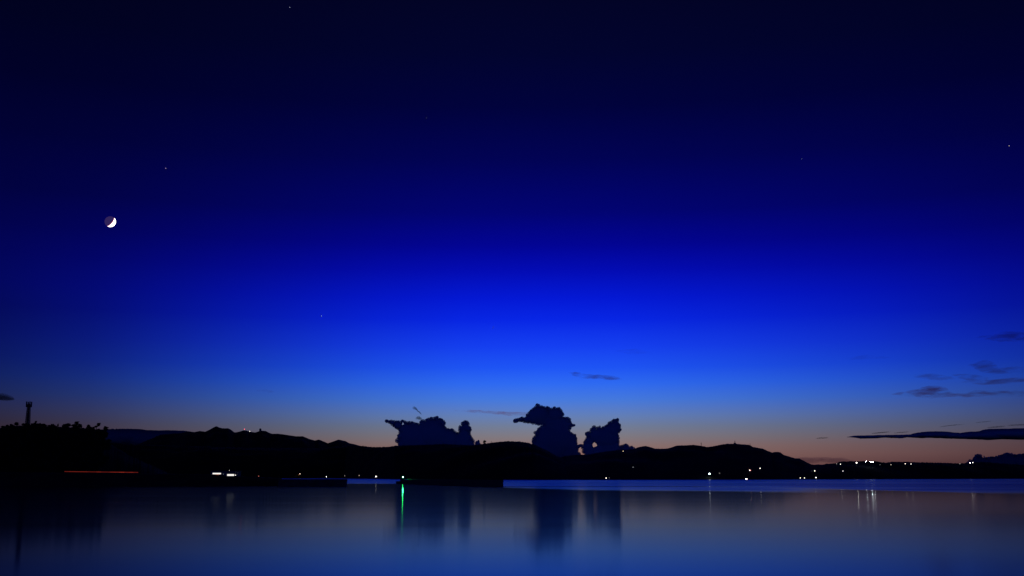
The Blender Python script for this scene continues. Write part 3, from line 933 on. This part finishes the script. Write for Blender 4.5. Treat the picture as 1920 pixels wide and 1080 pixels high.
C7 = [(120, 812), (160, 807), (205, 804.3), (225, 804), (245, 804), (262, 804.5), (275, 806.5), (290, 807), (320, 807), (345, 807.5), (360, 809.5), (360, 840), (262, 838), (250, 835), (236, 832.5), (222, 836), (120, 838)]
cumulus('cloud', C7, 38000, 'long flat dark blue cloud bank between the wooded hill and the far mountains', aspect=3.0, seed=7, m=BANKC, rmin=1.0, grid=1.4, disp=0.03, depth=0.5, group='flat clouds near the horizon')
S1 = [(1588, 819.5), (1600, 817), (1640, 816), (1660, 815.6), (1690, 815), (1708, 814.6), (1715, 812), (1728, 810), (1745, 808.8), (1770, 809), (1785, 810.5), (1800, 811.8), (1815, 809.5), (1832, 809), (1842, 806),
      (1855, 804), (1880, 804), (1920, 803), (1990, 804), (2080, 812), (1990, 824), (1920, 824.5), (1880, 823.5), (1850, 825.5), (1830, 824), (1800, 823), (1770, 822), (1745, 821), (1730, 821.5), (1700, 820), (1690, 822), (1660, 820.5), (1640, 822), (1615, 822.5), (1602, 820.5)]
cumulus('cloud', S1, 30000, 'long dark streaky cloud bar stretching in from the right edge above the low ridge', aspect=6.0, seed=8, rmin=1.2, grid=1.6, disp=0.04, depth=0.5, group='flat clouds near the horizon', keep=0.4)

# small dark streaks


def spindle(name, spine, Yc, dep, m, label, seed, group='flat clouds near the horizon', nseg=14, ns=44, rag=0.35):
    """closed spindle along a spine of (px, py, half height px); depth dep metres"""
    xs = [s[0] for s in spine]
    V, Fc = [], []
    u = Yc / F
    for i in range(ns + 1):
        q = i / ns
        x = xs[0] + (xs[-1] - xs[0]) * q
        y = float(np.interp(x, xs, [s[1] for s in spine])); hh = float(np.interp(x, xs, [s[2] for s in spine]))
        hh = max(0.02, hh * (1 + rag * noise.noise(Vector((x * 0.16, seed, 0)))))
        y += hh * rag * noise.noise(Vector((x * 0.11, seed, 7)))
        c = at(x, y, Yc)
        for j in range(nseg):
            a = 2 * math.pi * j / nseg
            k = 1 + 0.2 * noise.noise(Vector((x * 0.1, a, seed)))
            V.append((c.x, c.y + dep * math.sin(a) * min(1, hh / max(s[2] for s in spine) + 0.1), c.z + hh * u * math.cos(a) * k))
        if i:
            for j in range(nseg):
                a0 = (i - 1) * nseg; b0 = i * nseg
                Fc.append((a0 + j, b0 + j, b0 + (j + 1) % nseg, a0 + (j + 1) % nseg))
    Fc.append(tuple(range(nseg))[::-1]); Fc.append(tuple(ns * nseg + j for j in range(nseg)))
    o = link_np(name, V, Fc, m)
    tag(o, label, 'cloud', group)
    return o


def vol(name, dens, c, wispy=True):
    m = bpy.data.materials.new(name); m.use_nodes = True
    t = m.node_tree
    t.nodes.remove(t.nodes['Principled BSDF'])
    a = t.nodes.new('ShaderNodeVolumeAbsorption'); a.inputs['Density'].default_value = dens; a.inputs['Color'].default_value = (*c, 1)
    sct = t.nodes.new('ShaderNodeVolumeScatter'); sct.inputs['Density'].default_value = dens * 0.12; sct.inputs['Color'].default_value = (1.0, 0.5, 0.5, 1)
    sct.inputs['Anisotropy'].default_value = 0.5
    if wispy:
        tco = t.nodes.new('ShaderNodeTexCoord'); mpp = t.nodes.new('ShaderNodeMapping')
        mpp.inputs['Scale'].default_value = (1 / 420.0, 1 / 900.0, 1 / 75.0); mpp.inputs['Rotation'].default_value = (0, 0.10, 0)
        nzz = t.nodes.new('ShaderNodeTexNoise'); nzz.inputs['Scale'].default_value = 1.0; nzz.inputs['Detail'].default_value = 4; nzz.inputs['Distortion'].default_value = 0.5
        rg = t.nodes.new('ShaderNodeMapRange'); rg.interpolation_type = 'SMOOTHSTEP'
        rg.inputs[1].default_value = 0.38; rg.inputs[2].default_value = 0.66; rg.inputs[3].default_value = 0.0; rg.inputs[4].default_value = dens * 1.9
        t.links.new(tco.outputs['Object'], mpp.inputs[0]); t.links.new(mpp.outputs[0], nzz.inputs['Vector']); t.links.new(nzz.outputs['Fac'], rg.inputs[0])
        t.links.new(rg.outputs[0], a.inputs['Density'])
    ad = t.nodes.new('ShaderNodeAddShader'); t.links.new(a.outputs[0], ad.inputs[0]); t.links.new(sct.outputs[0], ad.inputs[1])
    t.links.new(ad.outputs[0], t.nodes['Material Output'].inputs['Volume'])
    return m


PURP = (0.97, 0.35, 0.32)
T = 600.0
THIN = vol('thin_cloud', 1.2 / (2 * T), PURP); HAZY = vol('veil_cloud', 1.25 / (2 * T), (0.92, 0.36, 0.36)); DENSE = vol('dark_wisp', 2.6 / (2 * T), (0.2, 0.16, 0.12), False)
FA = 'faint veil clouds in the blue sky'
for spine, m_, lab, grp in [
    ([(1533, 820.8, .1), (1541, 821.2, .9), (1551, 822, .1)], DENSE, 'tiny dark cloud dash alone left of the long cloud bar', None),
    ([(1636, 812, .1), (1650, 811.5, .9), (1660, 810.5, .5), (1670, 810, .1)], DENSE, 'small dark streak above the left tip of the long cloud bar', None),
    ([(1680, 811, .1), (1690, 810.8, .8), (1698, 811, .1)], DENSE, 'second small dark streak above the long cloud bar, by its notch', None),
    ([(1766, 800.5, .1), (1778, 798, .6), (1806, 796, .1)], DENSE, 'thin slanting streak above the hump of the long cloud bar', None),
    ([(1834, 791.5, .1), (1844, 791.2, .7), (1852, 791, .1)], DENSE, 'highest thin dark dash above the long cloud bar', None),
    ([(1858, 801, .1), (1868, 800.3, 1.0), (1880, 801, .1)], DENSE, 'dark lens-shaped streak resting over the right half of the cloud bar', None),
    ([(1890, 797, .1), (1910, 796.6, .7), (1935, 797, .1)], DENSE, 'thin dark line of cloud cut by the right picture edge', None),
    ([(1670, 739, .5), (1700, 738, 5), (1725, 736, 9), (1750, 734, 12), (1765, 736, 10), (1785, 741, 3.5), (1810, 741, 3.5), (1830, 738, 6), (1855, 736.5, 6), (1880, 738, 5), (1920, 738, 5), (1990, 739, 1)], HAZY, 'long purple veil cloud at right, largest faint cloud above the dark bar', FA),
    ([(1815, 684, .5), (1838, 686, 7), (1852, 688, 10), (1866, 696, 5), (1895, 700, .5)], THIN, 'small purple smudge cloud above the long veil at right', FA),
    ([(1785, 702, .3), (1810, 705, 2.5), (1835, 711, 3), (1850, 714, .3)], THIN, 'faint slanting veil under the purple smudge cloud', FA),
    ([(1825, 632, .5), (1860, 632, 5), (1895, 630, 9), (1925, 630, 9), (1980, 630, 1)], THIN, 'faint purple veil highest at the right edge of the sky', FA),
    ([(1578, 671, .3), (1620, 670, 3.0), (1670, 671, .3)], vol('faint_veil', 0.32 / (2 * T), PURP), 'very faint pinkish veil in the blue band, left of the right edge clouds', FA),
    ([(1062, 699, .3), (1078, 701.5, 2.6), (1092, 705, 2.6), (1120, 706.5, 2.3), (1150, 709, 2.6), (1166, 711, .3)], HAZY, 'thin reddish streak cloud in the blue sky above the rightmost cumulus', FA),
    ([(1150, 658, .3), (1190, 659, 4), (1225, 662, .3)], vol('faint_veil', 0.25 / (2 * T), PURP), 'barely visible veil above the thin reddish streak cloud', FA),
    ([(850, 770, .3), (880, 771, 2.2), (930, 774, 2.5), (965, 776, 3.2), (992, 777, 3.0), (1005, 778, .5)], vol('faint_veil', 0.8 / (2 * T), PURP), 'faint pink streak leading into the left wing of the tallest cloud', FA),
    ([(-40, 745, 2), (-5, 745, 6), (8, 744.5, 6), (16, 747, 3), (26, 749, .3)], DENSE, 'small dark cloud puff at the left picture edge above the tower', FA),
    ([(1700, 703, .3), (1735, 705, 4), (1770, 709, 3), (1790, 711, .3)], vol('faint_veil', 0.6 / (2 * T), PURP), 'faint ragged veil over the left end of the long purple veil', FA),
    ([(1800, 716, .3), (1850, 717, 4), (1905, 713, 5), (1960, 711, .5)], vol('faint_veil', 0.9 / (2 * T), PURP), 'faint veil strip between the purple smudge and the long purple veil', FA),
    ([(1870, 690, .3), (1900, 693, 5), (1950, 697, .5)], vol('faint_veil', 0.6 / (2 * T), PURP), 'faint veil patch at the right edge beside the purple smudge', FA),
    ([(480, 733, .3), (498, 732, 3), (515, 734, .3)], vol('faint_veil', 0.3 / (2 * T), PURP), 'barely visible veil in the sky between moon and winged cloud', FA),
    ([(1490, 866, 5), (1505, 863, 6.5), (1525, 863, 5), (1545, 861.5, 5.5), (1575, 864, 5), (1600, 866, 3), (1620, 867, .5)], vol('dusk_bank', 0.8 / (2 * T), (0.35, 0.2, 0.42), False), 'purplish haze bank in the notch between right hill and low ridge', 'flat clouds near the horizon'),
    ([(774.5, 767, .6), (776.5, 766, 2.2), (778, 765, 2.6), (780, 765.5, 2.0), (781, 768, 1.7), (783, 770.5, 1.2), (785.5, 772.2, 1.0), (787, 773, 1.5), (788.6, 775, 1.6), (789.5, 778, .6)], vol('wisp', 2.2 / (2 * T), (0.2, 0.17, 0.14), False), 'tiny curled wisp floating above the winged cloud', 'wisps beside the cumulus clouds'),
    ([(779, 786, .2), (783, 784, 2.2), (787, 783.2, 2.6), (791, 784.5, .3)], vol('wisp', 2.2 / (2 * T), (0.2, 0.17, 0.14), False), 'small cap-shaped puff between the curled wisp and the winged cloud', 'wisps beside the cumulus clouds')]:
    spindle('cloud', spine, 31000, T, m_, lab, spine[0][0] * 0.37, grp or 'flat clouds near the horizon')
C9 = [(1815, 868), (1822, 862), (1828, 858), (1829, 853), (1834, 851.5), (1840, 854), (1842, 858), (1855, 857), (1868, 856), (1878, 853), (1886, 850), (1892, 849), (1898, 852), (1910, 852), (1925, 850), (1960, 852), (2000, 858), (2000, 884), (1815, 880)]
cumulus('cloud', C9, 36000, 'low lumpy dark cloud bank behind the ridge at the right edge', aspect=1.4, seed=9, rmin=0.8, grid=1.0, bead=(1.0, 2.6), erode=0.6, m=BANKC, group='flat clouds near the horizon')
